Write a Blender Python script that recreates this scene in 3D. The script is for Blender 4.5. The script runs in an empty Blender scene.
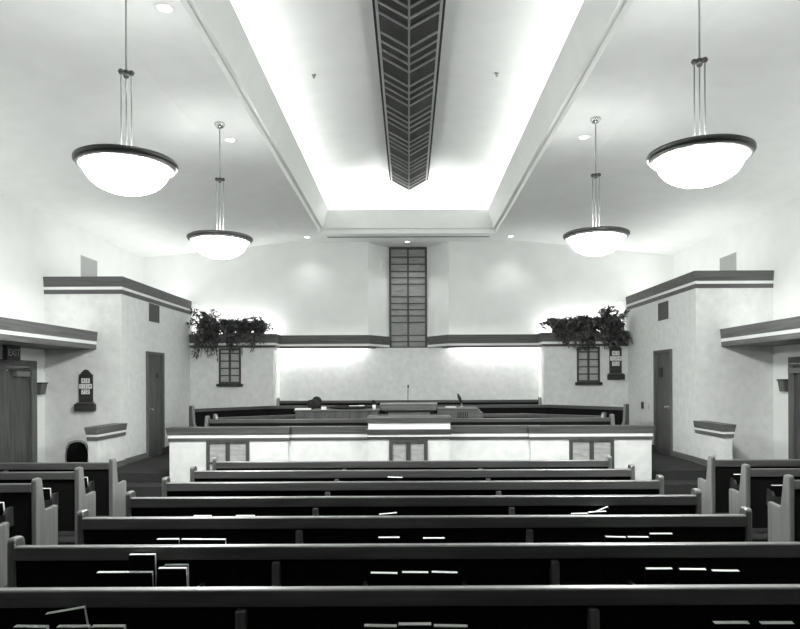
import bpy, bmesh, math, random
from mathutils import Vector, Matrix
PI = math.pi
SC = bpy.context.scene
COL = SC.collection
RND = random.Random(7)

# ------------------------------------------------------------------ materials
def G(v):
    return (v * 0.985, v, v * 0.982, 1.0)

def new_mat(name):
    m = bpy.data.materials.new(name)
    m.use_nodes = True
    nt = m.node_tree
    b = nt.nodes['Principled BSDF']
    return m, nt, b

def mat_plain(name, v, rough=0.6, metal=0.0, spec=0.5):
    m, nt, b = new_mat(name)
    b.inputs['Base Color'].default_value = G(v)
    b.inputs['Roughness'].default_value = rough
    b.inputs['Metallic'].default_value = metal
    b.inputs['Specular IOR Level'].default_value = spec
    return m

def mat_noise(name, v0, v1, scale=(6, 6, 6), rough=0.7, bump=0.0, detail=6, spec=0.3, nscale=1.0, lo=0.35, hi=0.65, dist=0.0):
    m, nt, b = new_mat(name)
    tc = nt.nodes.new('ShaderNodeTexCoord')
    mp = nt.nodes.new('ShaderNodeMapping')
    mp.inputs['Scale'].default_value = scale
    nz = nt.nodes.new('ShaderNodeTexNoise')
    nz.inputs['Scale'].default_value = nscale
    nz.inputs['Detail'].default_value = detail
    nz.inputs['Distortion'].default_value = dist
    cr = nt.nodes.new('ShaderNodeValToRGB')
    cr.color_ramp.elements[0].position = lo
    cr.color_ramp.elements[1].position = hi
    cr.color_ramp.elements[0].color = G(v0)
    cr.color_ramp.elements[1].color = G(v1)
    L = nt.links.new
    L(tc.outputs['Object'], mp.inputs['Vector'])
    L(mp.outputs['Vector'], nz.inputs['Vector'])
    L(nz.outputs['Fac'], cr.inputs['Fac'])
    L(cr.outputs['Color'], b.inputs['Base Color'])
    b.inputs['Roughness'].default_value = rough
    b.inputs['Specular IOR Level'].default_value = spec
    if bump:
        bp = nt.nodes.new('ShaderNodeBump')
        bp.inputs['Strength'].default_value = bump
        bp.inputs['Distance'].default_value = 0.01
        L(nz.outputs['Fac'], bp.inputs['Height'])
        L(bp.outputs['Normal'], b.inputs['Normal'])
    return m

def mat_emit(name, v, strength):
    m, nt, b = new_mat(name)
    b.inputs['Base Color'].default_value = G(0.8)
    b.inputs['Emission Color'].default_value = G(v)
    b.inputs['Emission Strength'].default_value = strength
    b.inputs['Roughness'].default_value = 0.4
    return m

M = {}
M['white'] = mat_noise('white_paint', 0.85, 0.88, (3, 3, 3), 0.8, 0.02)
M['stucco'] = mat_noise('mottled_wallcovering', 0.70, 0.83, (7, 7, 7), 0.85, 0.2, detail=8, lo=0.25, hi=0.75)
M['wood_x'] = mat_noise('wood_grain_along_x', 0.058, 0.105, (1.2, 26, 26), 0.42, 0.05, dist=0.6, spec=0.7)
M['wood_y'] = mat_noise('wood_grain_along_y', 0.105, 0.185, (26, 1.2, 26), 0.30, 0.05, dist=0.6, spec=0.7)
M['wood_z'] = mat_noise('wood_grain_along_z', 0.11, 0.18, (26, 26, 1.2), 0.30, 0.05, dist=0.6, spec=0.7)
M['trim_x'] = mat_noise('trim_grain_along_x', 0.08, 0.13, (1.0, 22, 22), 0.5, 0.04, dist=0.6)
M['trim_y'] = mat_noise('trim_grain_along_y', 0.11, 0.17, (22, 1.0, 22), 0.5, 0.04, dist=0.6)
M['door'] = mat_noise('door_veneer', 0.06, 0.11, (9, 9, 1.1), 0.42, 0.03, dist=1.6, detail=8)
M['door_frame'] = mat_noise('door_frame_wood', 0.10, 0.15, (22, 22, 1.0), 0.45, 0.03)
for k in ('wood_x', 'wood_z'):
    bb = M[k].node_tree.nodes['Principled BSDF']
    bb.inputs['Coat Weight'].default_value = 0.7
    bb.inputs['Coat Roughness'].default_value = 0.32
M['fabric'] = mat_noise('black_fabric', 0.006, 0.011, (90, 90, 90), 0.95, 0.2, spec=0.1)
M['rackwood'] = mat_noise('dark_rack_wood', 0.03, 0.05, (2, 20, 20), 0.5, 0.05)
M['carpet'] = mat_noise('dark_carpet', 0.034, 0.056, (120, 120, 120), 0.98, 0.4, spec=0.05)
M['bookcover'] = mat_noise('book_cloth', 0.004, 0.007, (40, 40, 40), 0.9, 0.1, spec=0.1)
M['paper'] = mat_plain('paper', 0.82, 0.7)
M['darkmetal'] = mat_plain('bronzed_metal', 0.09, 0.4, 0.6)
M['bronze2'] = mat_plain('satin_bronze', 0.22, 0.55, 0.5)
M['chrome'] = mat_plain('brushed_nickel', 0.62, 0.25, 0.9)
M['rod'] = mat_plain('rod_metal', 0.42, 0.3, 0.7)
M['bowl'] = mat_emit('lit_glass_bowl', 1.0, 42.0)
M['lamp'] = mat_emit('lit_lamp', 1.0, 3.0)
M['black'] = mat_plain('black_plastic', 0.015, 0.5)
M['frame_dark'] = mat_noise('dark_frame_wood', 0.055, 0.085, (22, 22, 2), 0.45)
M['pane_dim'] = mat_noise('streaked_wood_panel', 0.20, 0.34, (1.6, 1.6, 13), 0.4, 0.03, dist=2.2, detail=4, lo=0.3, hi=0.7)
M['louver_dark'] = mat_noise('louver_backing', 0.022, 0.032, (8, 8, 8), 0.8)
M['louver_slat'] = mat_noise('louver_slats', 0.22, 0.28, (26, 3, 26), 0.6)
M['louver_frame'] = mat_noise('louver_frame', 0.40, 0.46, (20, 1, 20), 0.6)
M['pane'] = mat_noise('streaked_art_panel', 0.30, 0.52, (1.6, 1.6, 13), 0.35, 0.03, dist=2.2, detail=4, lo=0.3, hi=0.7)
M['leaf'] = mat_noise('leaf', 0.03, 0.14, (14, 14, 14), 0.5, 0.0, spec=0.4)
M['stem'] = mat_plain('stem', 0.06, 0.8)
M['pot'] = mat_plain('clay_pot', 0.12, 0.8)
M['vent_grey'] = mat_plain('grey_vent_paint', 0.42, 0.6)
M['vent_dark'] = mat_plain('dark_vent_paint', 0.09, 0.6)
M['plate'] = mat_plain('ivory_plate', 0.6, 0.5)
M['sign_letter'] = mat_plain('sign_letters', 0.40, 0.5)
M['aluminium'] = mat_plain('painted_aluminium', 0.22, 0.45, 0.4)
M['part_wood'] = mat_noise('folding_partition_wood', 0.05, 0.08, (10, 10, 1), 0.6, 0.03)
M['cloth'] = mat_noise('dark_cloth', 0.012, 0.03, (20, 20, 20), 0.9, 0.3)

# ------------------------------------------------------------------ mesh builder
class MB:
    def __init__(s):
        s.v = []; s.f = []
    def add(s, vs, fs):
        o = len(s.v)
        s.v += [tuple(v) for v in vs]
        s.f += [tuple(i + o for i in f) for f in fs]
        return s
    def box(s, x0, x1, y0, y1, z0, z1, mtx=None):
        vs = [Vector((x, y, z)) for z in (z0, z1) for y in (y0, y1) for x in (x0, x1)]
        if mtx is not None: vs = [mtx @ v for v in vs]
        return s.add(vs, [(0,2,3,1),(4,5,7,6),(0,1,5,4),(2,6,7,3),(0,4,6,2),(1,3,7,5)])
    def prism(s, poly, axis, a0, a1, mtx=None):
        n = len(poly)
        def mk(p, a):
            if axis == 'x': return Vector((a, p[0], p[1]))
            if axis == 'y': return Vector((p[0], a, p[1]))
            return Vector((p[0], p[1], a))
        vs = [mk(p, a0) for p in poly] + [mk(p, a1) for p in poly]
        if mtx is not None: vs = [mtx @ v for v in vs]
        fs = [tuple(range(n))[::-1], tuple(range(n, 2*n))]
        fs += [(i, (i+1) % n, n + (i+1) % n, n + i) for i in range(n)]
        return s.add(vs, fs)
    def lathe(s, prof, c=(0,0,0), n=32, close=False):
        c = Vector(c); vs = []; fs = []
        k = len(prof)
        for i in range(n):
            a = 2*PI*i/n
            for r, z in prof:
                vs.append(c + Vector((r*math.cos(a), r*math.sin(a), z)))
        for i in range(n):
            j = (i+1) % n
            for q in range(k if close else k-1):
                p = (q+1) % k
                fs.append((i*k+q, j*k+q, j*k+p, i*k+p))
        return s.add(vs, fs)
    def tube(s, pts, r, n=8, cap=True):
        pts = [Vector(p) for p in pts]
        rs = r if isinstance(r, (list, tuple)) else [r]*len(pts)
        vs = []; fs = []
        up = None
        for i, p in enumerate(pts):
            d = (pts[min(i+1, len(pts)-1)] - pts[max(i-1, 0)]).normalized()
            if up is None:
                up = Vector((0,0,1)) if abs(d.z) < 0.9 else Vector((1,0,0))
            a = d.cross(up).normalized(); b = a.cross(d).normalized(); up = b
            for k in range(n):
                t = 2*PI*k/n
                vs.append(p + (a*math.cos(t) + b*math.sin(t))*rs[i])
        for i in range(len(pts)-1):
            for k in range(n):
                k2 = (k+1) % n
                fs.append((i*n+k, i*n+k2, (i+1)*n+k2, (i+1)*n+k))
        if cap:
            fs.append(tuple(range(n))[::-1]); fs.append(tuple(range((len(pts)-1)*n, len(pts)*n)))
        return s.add(vs, fs)
    def quad(s, a, b, c, d):
        return s.add([a, b, c, d], [(0,1,2,3)])
    def sweep(s, path, prof, side=1, cap=True):
        """prof = closed list of (offset outward, z); path = open XY polyline; outward = side * right-hand normal"""
        P = [Vector(p) for p in path]; n = len(P); k = len(prof)
        vs = []; fs = []
        for i in range(n):
            nn = []
            if i > 0: d = (P[i]-P[i-1]).normalized(); nn.append(Vector((d.y, -d.x))*side)
            if i < n-1: d = (P[i+1]-P[i]).normalized(); nn.append(Vector((d.y, -d.x))*side)
            if len(nn) == 2:
                m = (nn[0]+nn[1]); m = m / max(m.dot(nn[0]), 1e-6)
            else: m = nn[0]
            for o, z in prof:
                q = P[i] + m*o
                vs.append((q.x, q.y, z))
        for i in range(n-1):
            for q in range(k):
                p = (q+1) % k
                fs.append((i*k+q, i*k+p, (i+1)*k+p, (i+1)*k+q))
        if cap:
            fs.append(tuple(range(k))); fs.append(tuple(range((n-1)*k, n*k))[::-1])
        return s.add(vs, fs)
    def build(s, name, mat, parent=None, smooth=False, bevel=0.0, fix=True):
        me = bpy.data.meshes.new(name)
        me.from_pydata(s.v, [], s.f)
        if fix:
            bm = bmesh.new(); bm.from_mesh(me)
            bmesh.ops.recalc_face_normals(bm, faces=bm.faces[:])
            bm.to_mesh(me); bm.free()
        me.materials.append(mat if not isinstance(mat, str) else M[mat])
        if smooth:
            for p in me.polygons: p.use_smooth = True
        me.update()
        o = bpy.data.objects.new(name, me)
        COL.objects.link(o)
        if parent is not None: o.parent = parent
        if bevel:
            md = o.modifiers.new('bevel', 'BEVEL'); md.width = bevel; md.segments = 2; md.limit_method = 'ANGLE'
        return o

def tag(o, label=None, cat=None, group=None, kind=None):
    if label: o['label'] = label
    if cat: o['category'] = cat
    if group: o['group'] = group
    if kind: o['kind'] = kind
    return o

def thing(name, label, cat, loc=(0,0,0), rz=0, group=None):
    o = bpy.data.objects.new(name, None)
    o.empty_display_size = 0.1
    COL.objects.link(o)
    o.location = loc; o.rotation_euler = (0, 0, rz)
    return tag(o, label, cat, group)

def kids(o):
    return [c for c in bpy.data.objects if c.parent == o]

def copy_tree(o, parent=None):
    c = o.copy(); COL.objects.link(c)
    if parent is not None: c.parent = parent
    for ch in kids(o): copy_tree(ch, c)
    return c

def struct(o, label, cat=None):
    return tag(o, label, cat, None, 'structure')

def text_mesh(txt, size, depth=0.002, name='digits', mat='black', parent=None, loc=(0,0,0), rot=(PI/2,0,0)):
    cu = bpy.data.curves.new('letters', 'FONT')
    cu.body = txt; cu.size = size; cu.align_x = 'CENTER'; cu.align_y = 'CENTER'; cu.extrude = depth
    t = bpy.data.objects.new('letters', cu); COL.objects.link(t)
    bpy.context.view_layer.update()
    me = bpy.data.meshes.new_from_object(t.evaluated_get(bpy.context.evaluated_depsgraph_get()))
    bpy.data.objects.remove(t); bpy.data.curves.remove(cu)
    me.transform(Matrix.Translation(loc) @ Matrix.Rotation(rot[2], 4, 'Z') @ Matrix.Rotation(rot[1], 4, 'Y') @ Matrix.Rotation(rot[0], 4, 'X'))
    me.materials.clear(); me.materials.append(M[mat])
    o = bpy.data.objects.new(name, me); COL.objects.link(o)
    if parent is not None: o.parent = parent
    return o

# ------------------------------------------------------------------ key dimensions (metres)
H = 1.93                      # camera height
XW = 6.90                     # side walls
YB = 17.20                    # front (altar end) wall
YR = -9.0                     # rear partition
ZC = H + 3.62                 # flat ceiling
XF = 3.03                     # fold between flat and sloping ceiling
ZS = ZC - 0.105 * (XW - XF)   # top of side wall
XBX = 5.44                    # inner face of the side room blocks
YBX = 12.50                   # front face of the side room blocks
ZBX = 3.95                    # top of the blocks
ZP = 0.35                     # platform height
YP = 11.46                    # platform edge
YN = 16.40                    # front of the side bays
XN = 3.37                     # niche half width

# ------------------------------------------------------------------ floor
b = MB(); b.box(-XW-0.3, XW+0.3, YR-0.3, YB+1, -0.15, 0.0)
struct(b.build('floor', 'carpet'), 'dark carpeted floor of the hall')
b = MB()
b.box(-XBX, XBX, YP, YB, 0.0, ZP)
b.box(-XBX, XBX, 14.5, YB, ZP, 0.48)
b.box(-XN, XN, 16.0, YB, 0.48, 0.54)
struct(b.build('floor_platform', 'carpet', bevel=0.01), 'dark carpeted raised platform behind the low front wall')
for sx, w in ((-1, 'left'), (1, 'right')):
    b = MB(); b.box(min(sx*4.05, sx*XBX), max(sx*4.05, sx*XBX), 11.04, YP, 0.0, 0.18)
    struct(b.build('floor_step', 'carpet', bevel=0.012), 'carpeted step up to the platform at the %s end of the low front wall' % w)

# ------------------------------------------------------------------ ceiling
YC0, YC1 = 2.5, 16.25        # opening of the cove
b = MB()
for s in (-1, 1):
    b.quad((s*2.16, YR, ZC), (s*XF, YR, ZC), (s*XF, YB, ZC), (s*2.16, YB, ZC))
    b.quad((s*XF, YR, ZC), (s*(XW+.1), YR, ZS-.0105), (s*(XW+.1), YB, ZS-.0105), (s*XF, YB, ZC))
b.quad((-2.16, YC1, ZC), (2.16, YC1, ZC), (2.16, YB, ZC), (-2.16, YB, ZC))
b.quad((-2.16, YR, ZC), (2.16, YR, ZC), (2.16, YC0, ZC), (-2.16, YC0, ZC))
b.quad((-1.2, YB, ZC), (1.2, YB, ZC), (1.2, YB+0.9, ZC), (-1.2, YB+0.9, ZC))
struct(b.build('ceiling', 'white', fix=False), 'white ceiling with flat strips and shallow sloping sides')
# cove: stepped lip and raised shallow vault
def ring(d, z):               # rectangle inset d from the opening
    x = 2.16 - d
    return [(-x, YC0 + d, z), (x, YC0 + d, z), (x, YC1 - d, z), (-x, YC1 - d, z)]
b = MB()
zs = [(0, ZC), (0, ZC+0.11), (0.07, ZC+0.11), (0.23, ZC+0.53), (0.19, ZC+0.55), (0.0, ZC+0.32), (-0.62, ZC+0.32), (-0.62, ZC+0.85)]
rs = [ring(d, z) for d, z in zs]
for r0, r1 in zip(rs[:-1], rs[1:]):
    for i in range(4):
        j = (i+1) % 4
        b.quad(r0[i], r0[j], r1[j], r1[i])
ZV, ZR_ = ZC+0.84, ZC+1.40
xo, y0, y1 = 2.79, YC0-0.63, YC1+0.63
for s in (-1, 1):
    b.quad((s*xo, y0, ZV), (s*xo, y1, ZV), (0, y1, ZR_), (0, y0, ZR_))
for y in (y0, y1):
    b.add([(-xo, y, ZV-0.1), (xo, y, ZV-0.1), (xo, y, ZV), (0, y, ZR_), (-xo, y, ZV)], [(0,1,2,3,4)])
struct(b.build('ceiling_cove', 'white', fix=False), 'raised white ceiling vault with a stepped cove lip around it')

# ------------------------------------------------------------------ walls
for s, w in ((-1, 'left'), (1, 'right')):
    b = MB(); b.box(min(s*XW, s*(XW+.2)), max(s*XW, s*(XW+.2)), YR, YB+.3, 0, ZS)
    struct(b.build('wall_' + w, 'white'), 'white %s side wall of the hall' % w)
    # block holding the side room
    xa, xb_ = sorted((s*XBX, s*(XW-0.002)))
    b = MB(); b.box(xa, xb_, YBX, YB-.002, 0, ZBX+.03*s-0.02)
    struct(b.build('wall_%s_block' % w, 'stucco'), 'mottled %s side room walls with a wooden cornice' % w)
    # bay with the plant ledge
    xa, xb_ = sorted((s*XN, s*XBX))
    b = MB(); b.box(xa, xb_, YN, YB-.002, ZP, 3.06)
    struct(b.build('wall_%s_bay' % w, 'stucco'), 'pale projecting bay under the %s plant ledge' % w)
b = MB()
path = [(-XW, YB), (-1.05, YB), (-0.56, YB+.72), (0.56, YB+.72), (1.05, YB), (XW, YB)]
for p, q in zip(path[:-1], path[1:]):
    b.quad((p[0], p[1], 0), (q[0], q[1], 0), (q[0], q[1], ZC+.02), (p[0], p[1], ZC+.02))
b.add([(-1.05, YB, 2.78), (1.05, YB, 2.78), (0.56, YB+.72, 2.78), (-0.56, YB+.72, 2.78)], [(0,1,2,3)])
struct(b.build('wall_front', 'white', fix=False), 'white upper end wall behind the platform')
b = MB(); b.box(-XN, XN, YB-0.03, YB-0.001, 0.54, 2.78)
struct(b.build('wall_niche', 'stucco'), 'bright lower end wall lit from under the wooden beam')
b = MB()
nf = 44
for i in range(nf):
    x0 = -XW + 2*XW*i/nf; x1 = -XW + 2*XW*(i+1)/nf; xm = (x0+x1)/2
    b.quad((x0, YR, 0), (xm, YR+.1, 0), (xm, YR+.1, ZC), (x0, YR, ZC))
    b.quad((xm, YR+.1, 0), (x1, YR, 0), (x1, YR, ZC), (xm, YR+.1, ZC))
struct(b.build('wall_rear', 'part_wood', fix=False), 'wooden folding partition at the rear of the hall')

# ------------------------------------------------------------------ cornices
trim_no = [0]
def cornice(path, side, zt, hw, hs, hl, out, label, mat='trim_x', base=0.0, dz_top=0.0, back=-0.02):
    """wood board flaring outward at the top, white band, lower wood band"""
    trim_no[0] += 1
    z1 = zt - hw; z2 = z1 - hs; z3 = z2 - hl
    t = MB().sweep(path, [(back, zt), (out+0.02, zt), (out, z1), (back, z1)], side)
    o = t.build('trim_%d' % trim_no[0], mat)
    struct(o, label)
    MB().sweep(path, [(back, z1), (out*0.72, z1), (out*0.72, z2), (back, z2)], side).build('white_band', 'white', o)
    MB().sweep(path, [(back, z2), (out*0.80, z2), (out*0.55, z3), (back, z3)], side).build('lower_band', mat, o)
    return o
for s, w in ((-1, 'left'), (1, 'right')):
    cornice([(s*XW, YBX), (s*XBX, YBX), (s*XBX, YN+.02)], 1 if s < 0 else -1, ZBX + .03*s, 0.19, 0.055, 0.08, 0.025,
            'wood and white cornice along the top of the %s side room walls' % w)
    # canopy over the side aisle
    x_in = s*5.93
    b = MB()
    xa, xb_ = sorted((s*5.97, s*(XW-.002)))
    b.box(xa, xb_, YR+.2, YBX-.002, 2.56, 2.85)
    o = b.build('ceiling_%s_canopy' % w, 'white')
    struct(o, 'low flat canopy along the %s side wall' % w)
    b = MB(); b.box(xa, xb_, YR+.2, YBX-.002, 2.545, 2.56)
    b.build('soffit', 'trim_y', o)
    cornice([(x_in, YBX-.002), (x_in, YR+.2)] if s < 0 else [(x_in, YR+.2), (x_in, YBX-.002)], -1 if s < 0 else -1,
            2.875, 0.18, 0.06, 0.09, 0.02, 'wood and white fascia of the low canopy on the %s side' % w, 'trim_y', back=-0.06)
# beam over the niche (stands off the wall, hides the light) and the ledge fronts
for s, w in ((-1, 'left'), (1, 'right')):
    pth = [(s*5.43, YN), (s*(XN-.0), YN), (s*(XN-.0), YB-.22), (s*1.05, YB-.22), (s*0.56, YB+.50)]
    trim_no[0] += 1
    sd = 1 if s < 0 else -1
    z0 = 3.10
    o = MB().sweep(pth, [(-0.02, z0), (0.09, z0), (0.07, 2.88), (-0.02, 2.88)], sd).build('trim_%d' % trim_no[0], 'trim_x')
    struct(o, 'wooden beam with a white band across the %s half of the niche' % w)
    MB().sweep(pth, [(-0.02, 2.88), (0.055, 2.88), (0.055, 2.82), (-0.02, 2.82)], sd).build('white_band', 'white', o)
    MB().sweep(pth, [(-0.02, 2.82), (0.065, 2.82), (0.045, 2.765), (-0.02, 2.765)], sd).build('lower_band', 'trim_x', o)
    b = MB(); b.add([(s*XN, YB-.24, 3.09), (s*1.05, YB-.24, 3.09), (s*0.56, YB+.5, 3.09), (s*0.56, YB+.7, 3.09), (s*1.05, YB, 3.09), (s*XN, YB, 3.09)], [(0,1,2,3,4,5)])
    b.build('top_board', 'white', o, fix=False)

# ------------------------------------------------------------------ low front wall (rostrum) and guard walls
XR = 4.11
b = MB()
b.box(-4.07, -2.06, 11.20, 11.42, 0, 1.08)
b.box(2.06, XR, 11.20, 11.42, 0, 1.08)
b.box(-2.06, 2.06, 11.27, 11.42, 0, 1.08)
b.box(-0.67, 0.67, 11.13, 11.42, 0, 1.25)
struct(b.build('wall_rostrum', 'stucco'), 'low pale wall with a wood cap along the front of the platform')
cp = (0.125, 0.055, 0.05, 0.028)
cornice([(-4.07, 11.42), (-4.07, 11.20), (-2.06, 11.20), (-2.06, 11.27), (-0.68, 11.27)], 1, 1.148, *cp,
        'wood cap and white band on the left half of the low front wall', back=-0.2)
cornice([(0.68, 11.27), (2.06, 11.27), (2.06, 11.20), (XR, 11.20), (XR, 11.42)], 1, 1.148, *cp,
        'wood cap and white band on the right half of the low front wall', back=-0.2)
trim_no[0] += 1
pp = [(-0.67, 11.42), (-0.67, 11.13), (0.67, 11.13), (0.67, 11.42)]
o = MB().sweep(pp, [(-0.14, 1.335), (0.02, 1.335), (0.05, 1.30), (0.035, 1.215), (-0.14, 1.215)], 1).build('trim_%d' % trim_no[0], 'trim_x')
struct(o, 'raised wood cap and bands on the middle of the low front wall')
MB().sweep(pp, [(-0.02, 1.215), (0.02, 1.215), (0.02, 1.11), (-0.02, 1.11)], 1).build('white_fascia', 'white', o)
MB().sweep(pp, [(-0.02, 1.11), (0.06, 1.11), (0.035, 1.02), (-0.02, 1.02)], 1).build('middle_band', 'trim_x', o)
MB().sweep(pp, [(-0.02, 1.02), (0.025, 1.02), (0.025, 0.985), (-0.02, 0.985)], 1).build('white_band', 'white', o)
MB().sweep(pp, [(-0.02, 0.985), (0.035, 0.985), (0.02, 0.94), (-0.02, 0.94)], 1).build('lower_band', 'trim_x', o)
for s, w in ((-1, 'left'), (1, 'right')):
    xa, xb_ = sorted((s*4.05, s*4.125))
    b = MB(); b.box(xa, xb_, 11.425, 12.25, 0, .74)
    trim_no[0] += 1
    struct(b.build('trim_%d' % trim_no[0], 'frame_dark', bevel=.01), 'low dark side panel behind the %s end of the low front wall' % w)
    gi, go = (5.385, 5.545) if s < 0 else (5.425, 5.58)
    xa, xb_ = sorted((s*gi, s*go))
    b = MB(); b.box(xa, xb_, 11.40, YBX-.002, 0, 1.10)
    struct(b.build('wall_%s_guard' % w, 'stucco'), 'short pale guard wall beside the %s platform steps' % w)
    pth = [(s*gi, YBX-.002), (s*gi, 11.40), (s*go, 11.40), (s*go, YBX-.002)]
    cornice(pth, -1 if s < 0 else 1, 1.147, 0.125, 0.04, 0.065, 0.03,
            'wood cap and white band on the short guard wall by the %s steps' % w, 'trim_y', back=-0.03)
    MB().box(xa+.02, xb_-.02, 11.42, YBX-.003, 1.09, 1.146).build('cap_board', 'trim_y', bpy.data.objects['trim_%d' % trim_no[0]])
    # baseboards
    b = MB(); xa, xb_ = sorted((s*(XBX-.015), s*XBX))
    b.box(xa, xb_, 14.60, YN, ZP, ZP+.11); b.box(xa, xb_, YBX, 13.62, ZP, ZP+.11)
    xa, xb_ = sorted((s*(gi-.014), s*gi)); b.box(xa, xb_, 11.47, YBX, ZP, ZP+.11)
    struct(b.build('baseboard_' + w, 'trim_y'), 'dark baseboard along the platform foot of the %s side room wall' % w)

# ------------------------------------------------------------------ doors
def door(no, x, y0, y1, z0, z1, s, label, frame_w=0.06, knob_y=None, knob_z=1.0):
    """door in a wall whose visible face is x, seen from the hall (s = side of the hall)"""
    f = -s                                   # direction into the hall
    def bx(m, ya, yb, za, zb, d0, d1):
        xa, xb2 = sorted((x + f*d0, x + f*d1)); m.box(xa, xb2, ya, yb, za, zb)
    m = MB(); bx(m, y0+frame_w, y1-frame_w, z0+.01, z1-frame_w, 0.0, 0.012)
    o = struct(m.build('door_%d' % no, 'door'), label)
    m = MB(); bx(m, y0, y0+frame_w, z0, z1, 0, 0.045); bx(m, y1-frame_w, y1, z0, z1, 0, 0.045)
    bx(m, y0+frame_w, y1-frame_w, z1-frame_w, z1, 0, 0.045)
    m.build('door_frame', 'door_frame', o, bevel=0.006)
    if knob_y is not None:
        m = MB()
        for r, d in ((0.03, 0.02), ):
            pts = [(x + f*0.012, knob_y, z0+knob_z), (x + f*0.05, knob_y, z0+knob_z), (x + f*0.055, knob_y, z0+knob_z), (x + f*0.085, knob_y, z0+knob_z)]
            m.tube(pts, [0.014, 0.014, 0.032, 0.026], 14)
        m.tube([(x + f*0.012, knob_y, z0+knob_z), (x + f*0.018, knob_y, z0+knob_z)], 0.036, 16)
        m.build('door_knob', 'chrome', o, smooth=False)
    return o
dl = door(1, -XBX, 13.64, 14.58, ZP, 2.56, -1, 'narrow looking wooden door on the platform in the left side wall', knob_y=13.80)
m = MB(); m.tube([(-XBX+.012, 14.2, 2.06), (-XBX+.03, 14.2, 2.06)], 0.05, 14); m.build('door_sign', 'black', dl)
dr = door(2, XBX, 13.62, 14.58, ZP, 2.56, 1, 'narrow looking wooden door on the platform in the right side wall', knob_y=13.82)
m = MB(); m.box(XBX-.028, XBX-.012, 14.12, 14.30, 1.98, 2.18); m.build('door_sign', 'black', dr)
de = door(3, -XW, 10.6, 12.17, 0, 2.32, -1, 'wooden exit door under the left canopy', 0.17)
m = MB(); m.box(-XW+.02, -XW+.10, 11.45, 11.85, 2.03, 2.12); m.box(-XW+.10, -XW+.13, 11.1, 11.15, 2.12, 2.15)
m.tube([(-XW+.07, 11.72, 2.17), (-XW+.3, 11.45, 2.19), (-XW+.09, 11.15, 2.19)], 0.012, 8)
m.build('door_closer', 'aluminium', de)
de2 = door(4, XW, 10.5, 11.94, 0, 2.32, 1, 'dark framed exit door under the right canopy', 0.17)
m = MB(); m.box(XW-.10, XW-.02, 11.45, 11.85, 2.03, 2.12); m.tube([(XW-.07, 11.72, 2.17), (XW-.3, 11.45, 2.19), (XW-.09, 11.15, 2.19)], 0.012, 8)
m.build('door_closer', 'aluminium', de2)

# exit sign hung under the canopy
t = thing('exit_sign', 'dark exit sign box fixed under the canopy over the wooden door on the far left', 'sign', (-XW+.25, 11.05, 2.295))
MB().box(-.04, .04, -.185, .185, 0, .25).build('housing', 'black', t, bevel=0.006)
text_mesh('EXIT', 0.165, 0.001, 'letters', 'sign_letter', t, (0.042, 0, 0.125), (PI/2, 0, PI/2))

# ------------------------------------------------------------------ lattice panels
def lattice(name, label, x0, x1, y, z0, z1, bars, group=None, sill=False, cat='panel', fw=0.06, deep=0.03, barh=0.032, mull=0.075, pane='pane', fm='frame_dark'):
    xc = (x0+x1)/2; w = (x1-x0)/2; h = z1-z0
    t = thing(name, label, cat, (xc, y, z0), 0, group)
    m = MB(); m.box(-w, -w+fw, -deep, 0, 0, h); m.box(w-fw, w, -deep, 0, 0, h)
    m.box(-w+fw, w-fw, -deep, 0, h-fw, h); m.box(-w+fw, w-fw, -deep, 0, 0, fw)
    m.build('frame', fm, t, bevel=0.004)
    MB().box(-mull/2, mull/2, -deep*.9, 0, fw, h-fw).build('mullion', fm, t)
    for i, sg in enumerate((-1, 1)):
        xa, xb_ = sorted((sg*mull/2, sg*(w-fw)))
        MB().box(xa, xb_, -deep*.35, 0, fw, h-fw).build('pane', pane, t)
    for zb in bars:
        MB().box(-w+fw, w-fw, -deep*.7, -deep*.3, zb-z0-barh/2, zb-z0+barh/2).build('crossbar', fm, t)
    if sill:
        MB().box(-w-.05, w+.05, -deep-.05, 0, -.07, 0).build('sill', 'rackwood', t, bevel=0.006)
    return t
lattice('lattice_panel', 'framed streaked panel set into the left end of the low front wall', -3.44, -2.71, 11.20, 0.33, 0.94, [0.545])
lattice('lattice_panel', 'framed streaked panel in the middle of the low front wall below the pulpit', -0.34, 0.31, 11.13, 0.33, 0.93, [0.545])
lattice('lattice_panel', 'framed streaked panel set into the right end of the low front wall', 2.71, 3.47, 11.20, 0.33, 0.94, [0.545])
lattice('lattice_panel', 'small barred panel with a dark sill under the left plants', -4.72, -4.17, YN, 1.87, 2.75, [2.07, 2.25, 2.43, 2.62], sill=True, fw=0.05, mull=.055)
lattice('lattice_panel', 'small barred panel with a dark sill under the right plants', 4.17, 4.74, YN, 1.87, 2.75, [2.07, 2.25, 2.43, 2.62], sill=True, fw=0.05, mull=.055)
zb = []
yy = [165, 200, 230, 262, 322, 355, 385, 415, 447, 510, 540]
for p in yy:
    ypx = 230 + p*130/629
    zb.append(H + (380.5-ypx)/660*17.85)
zb += [H + (380.5-257)/660*17.85]
lattice('wall_panel', 'tall barred wooden panel in the recess at the centre of the end wall', -0.53, 0.50, YB+.70, 2.79, ZC-.01, zb, cat='panel', fw=0.06, deep=0.05, barh=0.035, mull=0.05, pane='pane_dim')

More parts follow.
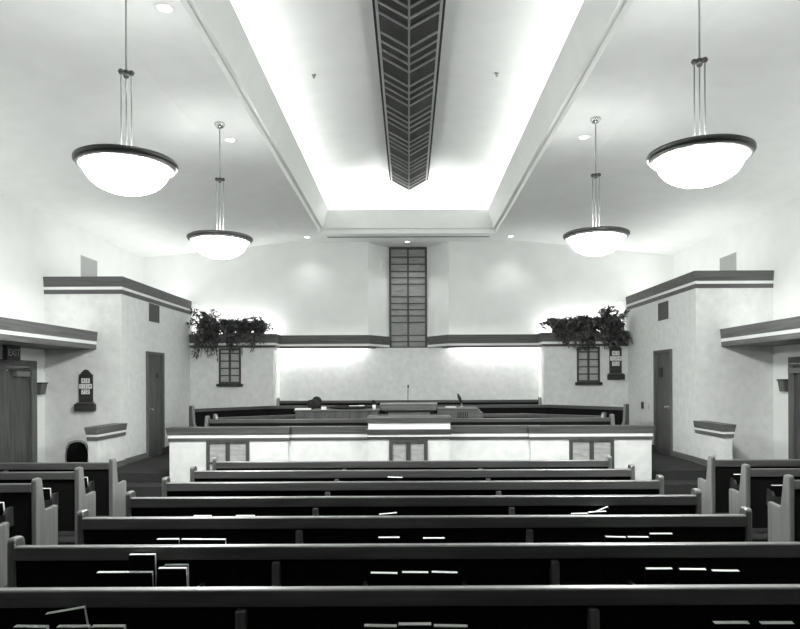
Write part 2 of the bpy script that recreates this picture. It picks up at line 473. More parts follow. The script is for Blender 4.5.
# ------------------------------------------------------------------ ceiling louver keel
YL0, YL1 = 3.2, 15.62
ZKc, ZKs, WK = H+4.49, H+4.73, 0.425
t = thing('ceiling_louver', 'long dark keel shaped ceiling louver with pale chevron slats', 'ceiling louver', (.02, 0, ZKc))
m = MB()
for s in (-1, 1):
    m.quad((0, YL0, 0.013), (s*WK*.95, YL0, (ZKs-ZKc)*.95+.013), (s*WK*.95, YL1-.02, (ZKs-ZKc)*.95+.013), (0, YL1-.02, 0.013))
m.build('backing', 'louver_dark', t, fix=False)
m = MB()
for s in (-1, 1):
    xa, xb_ = sorted((s*WK, s*(WK+.035))); m.box(xa, xb_, YL0, YL1, ZKs-ZKc-.0, ZKs-ZKc+.18)
m.build('side_board', 'louver_dark', t)
m = MB()
for s in (-1, 1):
    xa, xb_ = sorted((s*(WK-.035), s*WK)); m.box(xa, xb_, YL0, YL1, ZKs-ZKc-.02, ZKs-ZKc+.05)
m.build('edge_rail', 'louver_frame', t)
MB().prism([(-.014, -.014), (.014, -.014), (.014, .012), (-.014, .012)], 'y', YL0, YL1).build('spine', 'louver_slat', t)
m = MB()
dk = ZKs-ZKc
for g in range(-9, 6):
    for off in (0, .237, .474, .711):
        y = 8.91 + g*1.19 + off
        if y < YL0 or y > YL1: continue
        m = MB()
        for s in (-1, 1):
            pts = [(0, -.010), (s*(WK-.03), dk*(WK-.03)/WK-.010), (s*(WK-.03), dk*(WK-.03)/WK+.012), (0, .012)]
            m.prism(pts, 'y', y-.017, y+.017)
        m.build('slat', 'louver_slat', t)

# ------------------------------------------------------------------ pendants
def make_pendant():
    t = thing('pendant_lamp', 'p', 'pendant lamp', (0, 0, 0), 0, 'bowl pendant lamps')
    drop = ZC - 3.98                         # ring below the ceiling; local z = 0 at the ring
    MB().lathe([(0.0, drop), (0.07, drop), (0.075, drop-.02), (0.05, drop-.06), (0.012, drop-.075), (0.0, drop-.075)], n=24).build('canopy', 'chrome', t, smooth=True)
    MB().tube([(0, 0, drop-.06), (0, 0, 0.78)], 0.009, 10).build('rod', 'rod', t, smooth=True)
    m = MB()
    m.lathe([(0, .80), (.03, .80), (.03, .765), (0, .765)], n=16)
    for k in range(3):
        a = PI/2 + 2*PI*k/3
        c = (0.05*math.cos(a), 0.05*math.sin(a), 0.775)
        m.tube([(0, 0, .78), c], 0.012, 8)
        m.lathe([(0, .028), (.018, .02), (.028, 0), (.018, -.02), (0, -.028)], c, 12)
    m.build('hub', 'darkmetal', t, smooth=True)
    for k in range(3):
        a = PI/2 + 2*PI*k/3
        x, y = 0.05*math.cos(a), 0.05*math.sin(a)
        MB().tube([(x, y, .76), (x, y, -.09)], 0.0065, 8).build('support_rod', 'rod', t, smooth=True)
    m = MB(); m.lathe([(.395, -.025), (.425, -.02), (.447, -.032), (.449, -.056), (.437, -.070), (.41, -.074), (.395, -.074)], n=64, close=True)
    m.build('rim', 'darkmetal', t, smooth=True)
    m = MB(); m.lathe([(.36, -.066), (.428, -.068), (.426, -.088), (.405, -.098), (.36, -.099)], n=64, close=True)
    m.build('rim_band', 'bronze2', t, smooth=True)
    R = .368; dep = .238
    prof = []
    for i in range(0, 17):
        a = (PI/2)*i/16
        prof.append((R*math.cos(a), -.088 - dep*math.sin(a)))
    m = MB(); m.lathe(prof, n=48)
    m.build('glass_bowl', 'bowl', t, smooth=True)
    m = MB(); m.lathe([(rr*.96, zz*.96) for rr, zz in prof], n=48); m.build('glow_blocker', 'white', t, smooth=True)  # added opaque shell, keeps the glow of the bowl's inside off the ceiling
    m = MB()
    for k in range(3):
        a = PI/2 + 2*PI*k/3
        m.tube([(0, 0, -.085), (.40*math.cos(a), .40*math.sin(a), -.05)], 0.012, 6)
    m.build('cross_arms', 'darkmetal', t)
    return t
pend = make_pendant()
spots = [(-2.58, 6.05, 'large bowl pendant lamp hanging nearest the camera on the left'),
         (2.60, 5.88, 'large bowl pendant lamp hanging nearest the camera on the right'),
         (-2.64, 9.26, 'bowl pendant lamp farther from the camera, above the left plants'),
         (2.60, 9.14, 'bowl pendant lamp farther from the camera, above the right plants')]
PEND_W = 9
for i, (x, y, lb) in enumerate(spots):
    o = pend if i == 0 else copy_tree(pend)
    o.location = (x, y, 3.98); o['label'] = lb; o.rotation_euler = (0, 0, -math.atan2(x, y))
    L = bpy.data.lights.new('bulb_light', 'POINT'); L.energy = PEND_W; L.shadow_soft_size = 0.16
    lo = bpy.data.objects.new('bulb_light', L); COL.objects.link(lo); lo.location = (x, y, 3.98 - 0.02)

# ------------------------------------------------------------------ recessed lights, sprinklers, slot diffuser
def downlight(x, y, z, label, w=12, lit=True):
    t = thing('recessed_light', label, 'ceiling light', (x, y, z), 0, 'recessed ceiling lights')
    MB().lathe([(.055, -.002), (.095, -.012), (.105, -.006), (.105, .0), (.055, .0)], n=28, close=True).build('trim_ring', 'white', t, smooth=True)
    MB().lathe([(0, -.003), (.056, -.003)], n=24).build('lens', 'lamp', t)
    if w:
        L = bpy.data.lights.new('spot', 'SPOT'); L.energy = w; L.spot_size = 1.9; L.spot_blend = 0.8; L.shadow_soft_size = 0.05
        lo = bpy.data.objects.new('spot', L); COL.objects.link(lo); lo.location = (x, y, z-.03)
downlight(-2.66, 9.9, ZC, 'small recessed ceiling light beside the farther left pendant')
downlight(2.63, 9.85, ZC, 'small recessed ceiling light beside the farther right pendant')
downlight(-2.55, 16.62, ZC, 'small recessed ceiling light at the far left cove corner', 9)
downlight(2.58, 16.62, ZC, 'small recessed ceiling light at the far right cove corner', 9)
downlight(-0.03, 17.22, ZC, 'small recessed ceiling light above the tall wooden panel', 16)
downlight(-2.35, 6.4, ZC, 'small recessed ceiling light near the top left of the photo', 6)
for x, y, sd in ((-1.45, 10.2, 'left'), (1.38, 10.2, 'right')):
    z = ZR_ - (ZR_-ZV)*abs(x)/xo
    o = MB().lathe([(0, -.05), (.018, -.05), (.02, -.03), (.012, -.025), (.035, -.006), (.035, .01), (0, .01)], (x, y, z), 14).build('sprinkler_head', 'rod', smooth=True)
    tag(o, 'tiny sprinkler head on the vault to the %s of the louver' % sd, 'sprinkler')
t = thing('air_diffuser', 'long dark linear air slot in the ceiling in front of the end wall', 'air diffuser', (0, 16.62, ZC))
MB().box(-2.05, 2.05, -.05, .05, -.006, 0).build('frame', 'vent_grey', t)
MB().box(-2.02, 2.02, -.03, .03, -.009, -.006).build('slot', 'black', t)

# ------------------------------------------------------------------ wall vents, switch, thermostat, sconces
def vent(label, x, y, z, wy, hz, s, mat):
    t = thing('wall_vent', label, 'vent', (x, y, z))
    f = -s
    m = MB()
    a = lambda d0, d1: sorted((f*d0, f*d1))
    xa, xb_ = a(0, .012)
    m.box(xa, xb_, -wy/2, -wy/2+.03, 0, hz); m.box(xa, xb_, wy/2-.03, wy/2, 0, hz)
    m.box(xa, xb_, -wy/2+.03, wy/2-.03, 0, .03); m.box(xa, xb_, -wy/2+.03, wy/2-.03, hz-.03, hz)
    m.build('frame', mat, t)
    MB().box(*sorted((f*.0005, f*.004)), -wy/2+.02, wy/2-.02, .02, hz-.02).build('back_plate', mat, t)
    m = MB()
    n = int((hz-.06)/.035)
    for i in range(n):
        zz = .035 + i*(hz-.06)/n
        m.prism([(f*.001, zz), (f*.011, zz+.012), (f*.011, zz+.018), (f*.001, zz+.02)], 'y', -wy/2+.03, wy/2-.03)
    m.build('louvers', mat, t)
for s, w in ((-1, 'left'), (1, 'right')):
    vent('dark grille under the cornice of the %s side room wall' % w, s*XBX, 14.1, 3.20, .55, .38, s, 'vent_dark')
    vent('pale grey grille on the upper %s side wall above the cornice' % w, s*XW, 14.25, 4.05, .72, .55, s, 'vent_grey')
t = thing('thermostat', 'small dark thermostat on the wall left of the right platform door', 'thermostat', (XBX, 15.35, 1.25))
MB().box(-.03, 0, -.05, .05, 0, .16).build('housing', 'black', t, bevel=.005)
MB().box(-.034, -.03, -.03, .03, .04, .10).build('dial', 'vent_dark', t)
t = thing('light_switch', 'pale switch plate beside the right platform door', 'switch', (XBX, 14.98, 1.25))
MB().box(-.008, 0, -.05, .05, 0, .13).build('plate', 'plate', t, bevel=.002)
MB().box(-.018, -.008, -.01, .01, .05, .08).build('toggle', 'plate', t)
for s, w in ((-1, 'left'), (1, 'right')):
    t = thing('wall_sconce', 'small dark flared wooden wall sconce beside the %s exit door' % w, 'wall sconce', (s*XW, 12.28 if s < 0 else 12.05, 1.70))
    f = -s
    m = MB()
    m.prism([(0, 0), (f*.09, 0), (f*.125, .20), (0, .20)], 'y', -.10, .09)
    m.build('body', 'door_frame', t, bevel=.004)
    m = MB(); m.prism([(0, .2), (f*.135, .2), (f*.135, .225), (0, .225)], 'y', -.11, .10); m.build('cap', 'rackwood', t)

# ------------------------------------------------------------------ hymn boards
def hymn_board(label, x, y, zb, w, h):
    t = thing('hymn_board', label, 'hymn board', (x, y, zb))
    hw = w/2
    m = MB()
    poly = [(-hw, .08), (hw, .08), (hw, h-.10), (hw*.80, h-.085), (hw*.55, h-.045), (hw*.28, h-.008), (0, h), (-hw*.28, h-.008), (-hw*.55, h-.045), (-hw*.80, h-.085), (-hw, h-.10)]
    m.prism(poly, 'y', -.03, 0); m.build('backboard', 'rackwood', t, bevel=.004)
    m = MB()
    for k in range(5):
        zz = .20 + k*(h-.36)/4.0
        m.box(-hw*.84, hw*.84, -.042, -.03, zz-.008, zz+.008)
    m.build('card_rail', 'rackwood', t)
    m = MB(); m.box(-hw-.06, hw+.06, -.10, 0, 0, .13)
    m.build('ledge', 'rackwood', t, bevel=.01)
    m = MB(); m.box(-hw-.035, hw+.035, -.075, 0, .13, .16)
    m.build('ledge_moulding', 'trim_x', t, bevel=.008)
    step = (h-.36)/4.0
    for r, txt in enumerate(('43', '134', '72')):
        zc = .20 + (3-r)*step + step/2 + 0.0
        cw, ch = w*.285, step*.84
        for i, c in enumerate(txt):
            xx = (i-(len(txt)-1)/2)*cw*1.12
            k = MB().box(xx-cw/2, xx+cw/2, -.038, -.031, zc-ch/2, zc+ch/2).build('number_card', 'paper', t)
            text_mesh(c, ch*.95, .0008, 'digit', 'black', k, (xx, -.0395, zc), (PI/2, 0, 0))
    return t
hymn_board('dark arched hymn number board on the left wall above the black chair', -6.11, YBX, 1.385, .26, .78)
hymn_board('dark arched hymn number board under the right plants', 5.13, YN, 1.93, .30, .88)

# ------------------------------------------------------------------ pews
def end_panel(m, x0, x1, d=0.42):
    poly = [(0, 0.0), (d, 0.0), (d+.003, 0.585), (d-.012, 0.602), (.20, .588), (.172, .60), (.16, .66),
            (.118, .905), (.105, .932), (.085, .94), (.022, .94), (.004, .93), (-.002, .91)]
    return m.prism(poly, 'x', x0, x1)

def rack(px, L, parent):
    r = MB()
    r.box(px-.30, px+.30, -.115, -.105, .47, .585)          # front slat
    r.box(px-.30, px+.30, -.115, .03, .47, .485)           # bottom
    o = r.build('book_rack', 'rackwood', parent)
    for s in (-1, 1):
        e = MB()
        xa, xb_ = sorted((px+s*.30, px+s*.325))
        e.prism([(-.118, .46), (.035, .46), (.035, .655), (-.075, .655), (-.118, .60)], 'x', xa, xb_)
        e.build('rack_bracket', 'rackwood', o)
    return o

def make_pew(half, racks, supports, label, cat='pew', group=None, ends=(-1, 1)):
    t = thing('pew', label, cat, (0,0,0), 0, group)
    for s in ends:
        xa, xb_ = sorted((s*(half-.052), s*half))
        end_panel(MB(), xa, xb_).build('end_panel', 'wood_z', t, bevel=.012)
    hx = half-.052
    m = MB(); m.prism([(-.012, .803), (.035, .80), (.05, .89), (.0, .89), (-.012, .884)], 'x', -hx, hx)
    m.build('top_rail', 'wood_x', t, bevel=.006)
    m = MB(); m.prism([(.035, .20), (.10, .20), (.115, .42), (.045, .83), (.02, .83), (.012, .80)], 'x', -hx, hx)
    m.build('back_panel', 'fabric', t)
    m = MB(); m.prism([(.08, .38), (.10, .45), (.43, .46), (.455, .44), (.455, .39), (.44, .375)], 'x', -hx, hx)
    m.build('seat', 'fabric', t, bevel=.01)
    for x in supports:
        m = MB(); m.box(x-.024, x+.024, -.04, .02, .0, .79); m.build('back_support', 'wood_z', t, bevel=.004)
        m = MB(); m.box(x-.02, x+.02, .1, .40, .0, .38); m.build('seat_support', 'wood_z', t)
    for x in racks: rack(x, .6, t)
    return t
PD = [3.30 + .871*i for i in range(7)]
PXC, PH = 0.036, 2.585
ordw = ['nearest', 'second', 'third', 'fourth', 'fifth', 'sixth', 'seventh']
pew0 = make_pew(PH, (-1.66, -.005, 1.67), (-.877, .877), 'x', group='wide centre pews')
for i, d in enumerate(PD):
    o = pew0 if i == 0 else copy_tree(pew0)
    o.location = (PXC, d, 0)
    o['label'] = ('wide centre pew nearest the camera, running across the bottom of the photo' if i == 0 else
                  'wide centre pew, %s back from the camera%s' % (ordw[i], ', closest to the low front wall' if i == 6 else ''))
SHH = 1.47
spewL = make_pew(SHH, (-.72, .90), (0.1,), 'x', group='side pews along the left wall')
for i, d in enumerate(PD[3:]):
    o = spewL if i == 0 else copy_tree(spewL)
    o.location = (-3.82-SHH, d-.03, 0)
    o['label'] = ['left side pew only just in view at the left edge of the photo', 'left side pew, third from the low front wall', 'left side pew, second from the low front wall',
                  'left side pew nearest the low front wall and the black chair'][i]
spewR = make_pew(SHH, (-.90, .72), (-0.1,), 'x', group='side pews along the right wall')
for i, d in enumerate(PD[4:]):
    o = spewR if i == 0 else copy_tree(spewR)
    o.location = (3.89+SHH, d-.03, 0)
    o['label'] = ['right side pew nearest the camera, at the right edge of the photo', 'right side pew, the middle one of three', 'right side pew nearest the low front wall'][i]

# ------------------------------------------------------------------ hymnals
def make_book():
    t = thing('hymnal', 'b', 'book', (0,0,0))
    w, h, d = .166, .228, .031
    m = MB()
    m.box(-w/2, w/2, 0, .003, 0, h-.002); m.box(-w/2, w/2, d-.003, d, 0, h-.002); m.box(-w/2, -w/2+.003, .003, d-.003, 0, h-.002)
    m.build('cover', 'bookcover', t)
    MB().box(-w/2+.003, w/2-.001, .003, d-.003, .002, h).build('pages', 'paper', t)
    return t
book0 = make_book()
book_used = [0]
def put_book(x, y, lean, roll, yaw, wide, high, label, group=None):
    o = book0 if book_used[0] == 0 else copy_tree(book0)
    book_used[0] += 1
    o.location = (x, y, .487 + abs(math.sin(roll))*.083*wide)
    o.rotation_euler = (lean, roll, yaw); o.scale = (wide, 1.0, high)
    o['label'] = label
    if group: o['group'] = group
    return o
def P2X(px, D): return (px-409.0)/660.0*D
# per pew: (photo x of left end, right end, top height offset, roll, yaw, extra)
rowsb = {
 0: {'left': [(17, 51, .0, 0, -.05, 0), (52, 95, .05, -.14, .1, 1), (60, 92, .0, 0, .0, 0), (94, 127, .0, 0, 0, 0)],
     'middle': [(362, 395, -.006, .02, 0, 0), (397, 430, .004, 0, 0, 0), (431, 465, -.008, .02, 0, 0)],
     'right': [(709, 744, .004, 0, 0, 0), (755, 788, .002, 0, 0, 0)]},
 1: {'left': [(99, 127, 0.01, 0, 0, 0), (127, 154, 0.01, 0, 0, 0), (129, 155, .105, 0, 0, 1), (160, 188, .035, 0, 0, 0), (164, 187, .038, 0, 0, 1)],
     'middle': [(369, 396, -.004, .02, 0, 0), (400.5, 427, .0, .01, 0, 0), (429, 455, -.002, .03, 0, 0)],
     'right': [(642.5, 669, .018, 0, 0, 0), (675.5, 702, .012, .01, 0, 0), (708, 735, .002, .01, 0, 0)]},
 2: {'left': [(158, 180, .005, 0, 0, 0), (182, 204, .002, .01, 0, 0), (204, 226, .0, .01, 0, 0)],
     'middle': [(377.5, 399, .01, 0, 0, 0), (422, 444, .003, 0, 0, 0)],
     'right': [(602, 622.5, .004, .03, 0, 0), (625, 646, .004, .01, 0, 0), (647, 669.5, .03, 0, 0, 0)]},
 3: {'left': [(194, 212, .0, 0, 0, 0), (236, 255, .0, 0, 0, 0)],
     'middle': [(381, 399, .008, -.08, 0, 0)],
     'right': [(570, 589, .005, -.02, 0, 0), (588, 606, .018, -.05, 0, 0), (605, 619, .02, -.4, 0.0, 1)]},
 5: {'middle': [(386, 401, .075, .04, 0, 0)]},
}
posw = {1: ['only one there'], 2: ['left one of two', 'right one of two'], 3: ['leftmost of three', 'middle of three', 'rightmost of three'],
        4: ['leftmost of four', 'tilted one of four standing behind', 'third of four', 'rightmost of four'],
        5: ['leftmost of five', 'second of five in front', 'tallest one, raised above the others', 'right hand one in front', 'right hand one behind']}
for r, d in rowsb.items():
    for side, lst in d.items():
        n = len(lst)
        for i, (a, c, dz, roll, yaw, back) in enumerate(lst):
            D = PD[r] - .05 - (0 if back else .02)
            x = P2X((a+c)/2, D)
            wpx = (c-a)*D/660
            y0 = PD[r] - .088 if not back else PD[r] - .047
            lb = 'hymnal in the %s rack of the %s centre pew, %s' % (side, ordw[r], posw[n][i])
            if r == 5: lb = 'single raised hymnal behind the back of the sixth centre pew'
            put_book(x, y0, .12 if not back else .06, roll, yaw, min(max(wpx/.166, .9), 1.12), (.262 + dz)/.228, lb, 'hymnals in the centre pew racks')
for i, r in enumerate((6, 5, 4)):
    for k in range(2):
        put_book(-4.19-.18*k, PD[r]-.088, .15, 0, 0, 1.0, 1.0,
             'hymnal in the aisle rack of the left side pew %s, %s' % (['by the black chair', 'second from the front wall', 'third from the front wall'][i], ['inner', 'outer'][k]),
             'hymnals in the side pew racks')
    if i < 2:
        for k in range(2):
            put_book(4.22+.18*k, PD[r]-.088, .15, 0, 0, 1.0, 1.0,
             'hymnal in the aisle rack of the %s right side pew, %s' % (['farthest', 'middle'][i], ['inner', 'outer'][k]),
             'hymnals in the side pew racks')

# ------------------------------------------------------------------ choir benches on the platform
def bench(name, label, pts, zt, zf, ends=True, seat=True, group='benches on the platform', th=.06):
    """faces the hall (toward -y); pts = polyline of the back, left to right"""
    t = thing(name, label, 'bench', (0, 0, zf), 0, group)
    z1 = zt-zf
    MB().sweep(pts, [(-.03, z1-.07), (.03, z1-.07), (.035, z1), (-.03, z1)], 1).build('top_rail', 'wood_x', t, bevel=.005)
    MB().sweep(pts, [(-.02, 0), (.02, 0), (.08, .40), (.02, z1-.07), (-.02, z1-.07)], 1).build('back_panel', 'fabric', t)
    if seat:
        MB().sweep(pts, [(.06, .36), (.48, .36), (.50, .40), (.48, .44), (.06, .44)], 1).build('seat', 'fabric', t)
        MB().sweep(pts, [(.38, 0), (.42, 0), (.42, .36), (.38, .36)], 1).build('seat_front', 'wood_x', t)
    if ends:
        for p, q in ((pts[0], pts[1]), (pts[-1], pts[-2])):
            p = Vector(p); q = Vector(q); d = (q-p).normalized()
            nrm = Vector((d.y, -d.x))
            if nrm.y > 0: nrm = -nrm
            poly = [(-.04, 0), (.5, 0), (.5, .60), (.46, .63), (.18, .63), (.13, .70), (.09, z1+.05), (.05, z1+.07), (-.02, z1+.07), (-.04, z1+.04)]
            w = Vector((-d.x, -d.y))*.06
            vs = [];
            for k in (0, 1):
                for o, z in poly:
                    v = p + nrm*o + w*k
                    vs.append((v.x, v.y, z))
            n = len(poly)
            fs = [tuple(range(n)), tuple(range(n, 2*n))[::-1]] + [(i, (i+1) % n, n+(i+1) % n, n+i) for i in range(n)]
            MB().add(vs, fs).build('end_panel', 'wood_z', t, bevel=.01)
    return t
bench('choir_bench', 'straight black backed bench against the end wall in the niche', [(-3.30, 16.85), (3.30, 16.85)], 1.43, .54)
bench('choir_bench', 'widest black backed bench with angled wings, second from the end wall', [(-4.60, 14.0), (-3.3, 15.55), (3.3, 15.55), (4.58, 13.95)], 1.35, ZP)
bench('choir_bench', 'black backed bench with slightly angled wings, third from the end wall', [(-3.78, 12.95), (-2.4, 13.95), (2.5, 13.95), (3.80, 12.95)], 1.22, ZP)
bench('choir_bench', 'straight dark bench just behind the low front wall', [(-3.72, 12.30), (3.74, 12.30)], 1.22, ZP)

# ------------------------------------------------------------------ pulpit, microphone, consoles
t = thing('pulpit', 'wooden pulpit with a slanted top behind the raised middle of the low wall', 'pulpit', (-0.0, 11.62, ZP))
MB().box(-.36, .36, -.16, .14, 0, 1.03).build('body', 'wood_z', t, bevel=.01)
MB().prism([(-.17, 1.03), (.16, 1.03), (.21, 1.065), (-.20, 1.065)], 'x', -.42, .42).build('neck', 'rackwood', t)
MB().prism([(-.22, 1.065), (.23, 1.065), (.23, 1.10), (-.22, 1.165)], 'x', -.49, .475).build('desk', 'trim_x', t, bevel=.006)
MB().prism([(-.235, 1.165), (.24, 1.10), (.24, 1.125), (-.235, 1.20)], 'x', -.50, .485).build('top_board', 'louver_slat', t, bevel=.006)
t = thing('microphone', 'thin gooseneck microphone standing on the pulpit', 'microphone', (-.02, 11.72, ZP+1.158))
MB().lathe([(0, 0), (.03, 0), (.03, .02), (.012, .03), (0, .03)], n=16).build('base', 'black', t)
MB().tube([(0, 0, .02), (0, 0, .18), (.002, -.01, .27), (.004, -.03, .31)], 0.006, 8).build('gooseneck', 'black', t)
MB().tube([(.004, -.02, .30), (.005, -.05, .335)], [.014, .016], 10).build('capsule', 'black', t)

t = thing('console_table', 'dark wooden console with papers and dark cloth on top left of the pulpit', 'console', (-1.40, 13.0, ZP))
MB().box(-.80, .80, -.25, -.22, 0, .99).build('front_panel', 'door', t)
MB().box(-.80, -.76, -.22, .30, 0, .99).build('side_panel', 'door', t)
MB().box(.76, .80, -.22, .30, 0, .99).build('side_panel', 'door', t)
MB().box(-.82, .82, -.27, .32, .99, 1.02).build('table_top', 'door_frame', t, bevel=.004)
zt = ZP + 1.02
def paper(name, label, cat, x, y, w, d, h, rz=0, mat='paper', z=zt):
    o = MB().box(-w/2, w/2, -d/2, d/2, 0, h).build(name, mat, bevel=.002)
    o.location = (x, y, z); o.rotation_euler = (0, 0, rz)
    return tag(o, label, cat)
paper('paper_stack', 'flat stack of white papers at the left end of the console', 'papers', -2.07, 12.90, .30, .22, .025, .05)
paper('card_box', 'small white box on the console beside the dark bag', 'box', -1.66, 12.85, .09, .08, .055)
paper('booklet', 'long pale booklet lying on the dark cloth on the console', 'booklet', -1.03, 12.95, .30, .2, .012, .1, z=zt+.065)
o = MB().lathe([(0, 0), (.03, 0), (.036, .09), (.032, .09), (.027, .006), (0, .006)], n=18).build('paper_cup', 'paper', smooth=True)
o.location = (-.68, 12.80, zt); tag(o, 'small white cup at the right end of the console', 'cup')
def lump(name, label, cat, loc, sx, sy, sz, seed, mat='cloth', amp=.25):
    r = random.Random(seed)
    bm = bmesh.new(); bmesh.ops.create_icosphere(bm, subdivisions=3, radius=1)
    ph = [(r.uniform(1.5, 4), r.uniform(1.5, 4), r.uniform(1.5, 4), r.uniform(0, 6)) for _ in range(5)]
    for v in bm.verts:
        k = 1 + amp*sum(math.sin(a*v.co.x+b_*v.co.y+c*v.co.z+e) for a, b_, c, e in ph)/3
        v.co = Vector((v.co.x*sx*k, v.co.y*sy*k, max(v.co.z, -.75)*sz*k))
    zmin = min(v.co.z for v in bm.verts)
    for v in bm.verts: v.co.z -= zmin
    me = bpy.data.meshes.new(name); bm.to_mesh(me); bm.free()
    me.materials.append(M[mat])
    for p in me.polygons: p.use_smooth = True
    o = bpy.data.objects.new(name, me); COL.objects.link(o); o.location = loc
    return tag(o, label, cat)
lump('dark_bag', 'crumpled dark bag standing on the left part of the console', 'bag', (-1.86, 13.05, zt), .13, .1, .13, 3)
lump('folded_cloth', 'low heap of black cloth across the right part of the console', 'cloth', (-1.15, 12.97, zt), .42, .14, .045, 5, amp=.12)
lump('small_bag', 'little dark pouch beside the white cup on the console', 'bag', (-.70, 13.18, zt), .06, .06, .09, 9)

t = thing('organ_console', 'small wooden console with a slatted front right of the pulpit', 'console', (1.02, 12.75, ZP))
MB().box(-.46, .33, -.22, .30, 0, 1.02).build('cabinet', 'wood_x', t, bevel=.006)
MB().box(.33, .385, -.22, .30, 0, .97).build('side_wing', 'wood_x', t, bevel=.006)
for k in range(6): MB().box(-.10+k*.035, -.082+k*.035, -.232, -.22, .72, .98).build('slat', 'rackwood', t)
MB().prism([(-.24, 1.02), (.32, 1.02), (.32, 1.06), (-.24, 1.04)], 'x', -.47, .30).build('lid', 'trim_x', t)
paper('sheet_music', 'white sheet music lying on the small right hand console', 'sheet music', .80, 12.75, .19, .16, .02, .1, z=ZP+1.055)
t = thing('reading_lamp', 'dark shaded reading lamp leaning on the small right hand console', 'lamp', (1.02, 12.78, ZP+1.052))
MB().lathe([(0, 0), (.06, 0), (.06, .015), (.02, .025), (0, .025)], n=18).build('base', 'rod', t)
MB().tube([(0, 0, .02), (.0, 0, .06), (-.02, 0, .11)], .012, 8).build('stem', 'rod', t)
MB().tube([(-.01, 0, .09), (-.05, 0, .20), (-.075, 0, .27)], [.02, .034, .014], 12).build('shade', 'black', t, smooth=True)

# ------------------------------------------------------------------ stacking chair by the left guard wall
t = thing('stacking_chair', 'black padded chair with a rounded back beside the left guard wall', 'chair', (-6.0, 11.72, 0), 0.05)
prof = [(-.19, .46), (-.205, .60), (-.19, .74), (-.145, .825), (-.07, .86), (0, .868), (.07, .86), (.145, .825), (.19, .74), (.205, .60), (.19, .46)]
def bl(z): return -.02 - (z-.4)*.18*-1
m = MB(); m.prism([(x*.90, .46+(z-.46)*.95) for x, z in prof], 'y', .20, .245); m.build('backrest', 'fabric', t, bevel=.015)
m = MB(); m.tube([(x, .225, z) for x, z in [(-.19, .40)] + prof + [(.19, .40)]], .013, 10); m.build('back_frame', 'rod', t, smooth=True)
m = MB(); m.box(-.21, .21, -.22, .22, .41, .47); m.build('seat', 'fabric', t, bevel=.02)
for sx in (-1, 1):
    for sy in (-1, 1):
        m = MB(); m.tube([(sx*.19, sy*.20, .42), (sx*.215, sy*.235, 0)], .012, 8); m.build('leg', 'rod', t, smooth=True)

# ------------------------------------------------------------------ plants on the ledges
def plant(label, x, y, z, rx, up, down, n, seed, spill, long_leaf=.16, clampx=None):
    r = random.Random(seed)
    t = thing('potted_plant', label, 'plant', (x, y, z), 0, 'potted plants on the ledges')
    MB().lathe([(0, 0), (.09, 0), (.12, .16), (.10, .16), (.09, .14), (0, .14)], n=20).build('pot', 'pot', t, smooth=True)
    st = MB(); lf = MB()
    ns = max(10, n//30)
    for i in range(ns):
        ang = r.uniform(0, 2*PI)
        ex = math.cos(ang)*rx*r.uniform(.25, 1.0); 
        ey = -abs(r.gauss(0.35, .22))*spill if r.random() < .75 else r.uniform(-.1, .25)
        fall = r.random() < .5
        ez = r.uniform(.15, up) if not fall else -r.uniform(0, down)
        if ez < 0: ey = min(ey, -.22 - .10)
        top = .16 + r.uniform(.1, .30)
        p0 = Vector((r.uniform(-.05, .05), r.uniform(-.05, .05), .14))
        p1 = Vector((ex*.4, ey*.4, max(top, ez*.7)))
        p2 = Vector((ex, ey, ez))
        pts = []
        for k in range(9):
            u = k/8
            pts.append(p0*(1-u)**2 + p1*2*u*(1-u) + p2*u*u)
        def cl(p):
            X = p.x + x
            if clampx is not None:
                X = max(clampx[0], min(clampx[1], X))
            return Vector((X-x, p.y, p.z))
        pts = [cl(p) for p in pts]
        st.tube(pts, .005, 5)
        for k in range(n//ns):
            u = r.uniform(.15, 1.0)
            q = int(u*8); f = u*8-q
            p = pts[q] if q >= 8 else pts[q]*(1-f) + pts[q+1]*f
            d = Vector((r.gauss(0, 1), r.gauss(-.3, .8), r.gauss(.15, .8))).normalized()
            ln = long_leaf*r.uniform(.55, 1.1); wd = ln*r.uniform(.14, .24)
            sd = d.cross(Vector((r.gauss(0, .5), r.gauss(0, .5), 1))).normalized()
            nm = sd.cross(d)
            droop = Vector((0, 0, -ln*.22))
            a = p; m1 = p + d*ln*.4 + nm*.008; e = p + d*ln + droop
            vs = [a, m1 + sd*wd, m1 + nm*wd*.25, m1 - sd*wd, e]
            vs = [cl(v) for v in vs]
            # keep leaves off the wall face and the bay front
            vs = [Vector((v.x, min(v.y, YB-.02-y) if v.z > .02 else min(v.y, YN-.12-y), v.z)) for v in vs]
            lf.add(vs, [(0,1,2), (0,2,3), (1,4,2), (2,4,3)])
    st.build('stems', 'stem', t)
    lf.build('foliage', 'leaf', t, fix=False)
    return t
ZL = 3.065
def row_of_plants(s, w):
    cx = (-(XBX-.03), XN) if s < 0 else (-XN, XBX-.03)
    cx = (-(XBX-.03), 9) if s < 0 else (-9, XBX-.03)
    specs = [(5.04, .40, .66, .60 if s < 0 else .40, 1900, 1.25 if s < 0 else 1.1, 'darkest dense leafy plant at the %s wall end of the ledge' % w),
             (4.60, .44, .40, .46, 1100, .9, 'bushy leafy plant on the %s ledge, second from the side room wall' % w),
             (4.17, .44, .40, .42, 1100, .9, 'bushy leafy plant on the %s ledge, third from the side room wall' % w),
             (3.74, .44, .40, .38, 1000, .85, 'leafy plant at the inner end of the %s ledge next to the beam' % w)]
    for i, (x, rx, up, dn, n, sp, lb) in enumerate(specs):
        plant(lb, s*x, YN+.24, ZL, rx, up, dn, n, 11*i + (3 if s < 0 else 40), sp, .15 if s < 0 else .18, cx)
row_of_plants(-1, 'left'); row_of_plants(1, 'right')

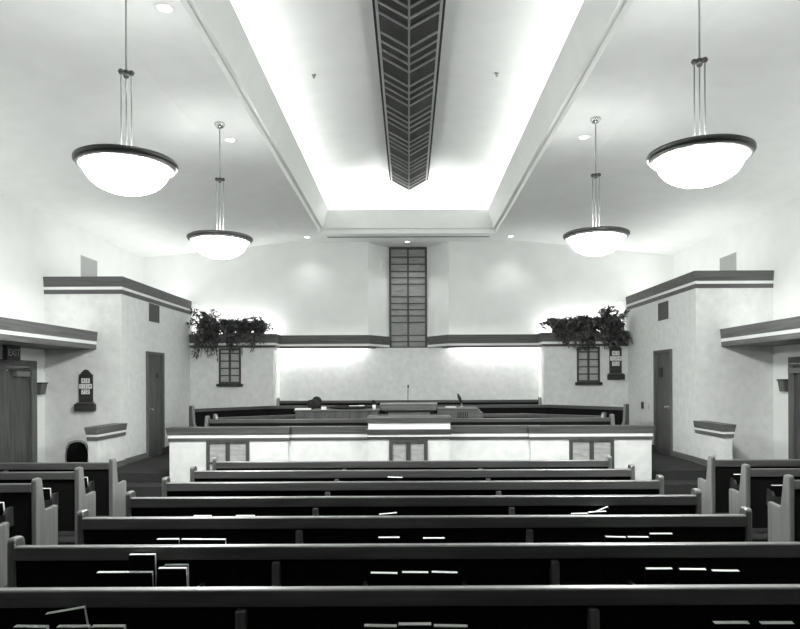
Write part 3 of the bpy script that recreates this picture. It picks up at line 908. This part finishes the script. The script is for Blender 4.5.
# ------------------------------------------------------------------ lights hidden in the cove and behind the beam
def area(name, loc, sx, sy, e, rot):
    L = bpy.data.lights.new(name, 'AREA'); L.shape = 'RECTANGLE'; L.size = sx; L.size_y = sy; L.energy = e
    o = bpy.data.objects.new(name, L); COL.objects.link(o); o.location = loc; o.rotation_euler = rot
    return o
COVE = 30
for s in (-1, 1):
    area('cove_tube', (s*2.52, (YC0+YC1)/2, ZC+.36), .12, YC1-YC0, COVE, (PI, -s*0.75, 0))
area('cove_tube', (0, YC1+.30, ZC+.36), 4.2, .12, 22, (PI+.5, 0, 0))
area('cove_tube', (0, YC0-.30, ZC+.36), 4.2, .12, 20, (PI, 0, 0))
for s in (-1, 1):
    area('niche_tube', (s*2.27, YB-.13, 2.98), 2.05, .06, 13, (0.12, 0, 0))

# uplights lying on top of the canopies, the side rooms and the plant ledges
for s in (-1, 1):
    area('uplight_tube', (s*6.35, 5.0, 2.90), .10, 14.5, 12, (PI, 0, 0))
    area('uplight_tube', (s*6.0, 14.9, ZBX+.06), .10, 4.2, 6, (PI, 0, 0))
    area('uplight_tube', (s*4.4, YB-.20, 3.09), 1.9, .08, 8, (PI, 0, 0))

# ------------------------------------------------------------------ world, camera, view
w = bpy.data.worlds.new('World'); SC.world = w; w.use_nodes = True
w.node_tree.nodes['Background'].inputs[0].default_value = (1, 1, 1, 1)
w.node_tree.nodes['Background'].inputs[1].default_value = 0.0
cam = bpy.data.cameras.new('camera'); co = bpy.data.objects.new('camera', cam); COL.objects.link(co)
cam.sensor_width = 36; cam.sensor_fit = 'HORIZONTAL'; cam.lens = 660/800*36
cam.shift_x = -(409-400)/800; cam.shift_y = (380.5-314.5)/800
cam.clip_start = 0.05; cam.clip_end = 100
co.matrix_world = Matrix.Translation((0, 0, H)) @ Matrix.Rotation(PI/2, 4, 'X') @ Matrix.Rotation(math.radians(-0.25), 4, 'Z')
SC.camera = co
SC.view_settings.view_transform = 'Standard'
SC.view_settings.look = 'None'
SC.view_settings.exposure = 1.58
SC.view_settings.gamma = 1.0
SC.view_settings.use_curve_mapping = False
SC.cycles.max_bounces = 10
SC.cycles.diffuse_bounces = 8
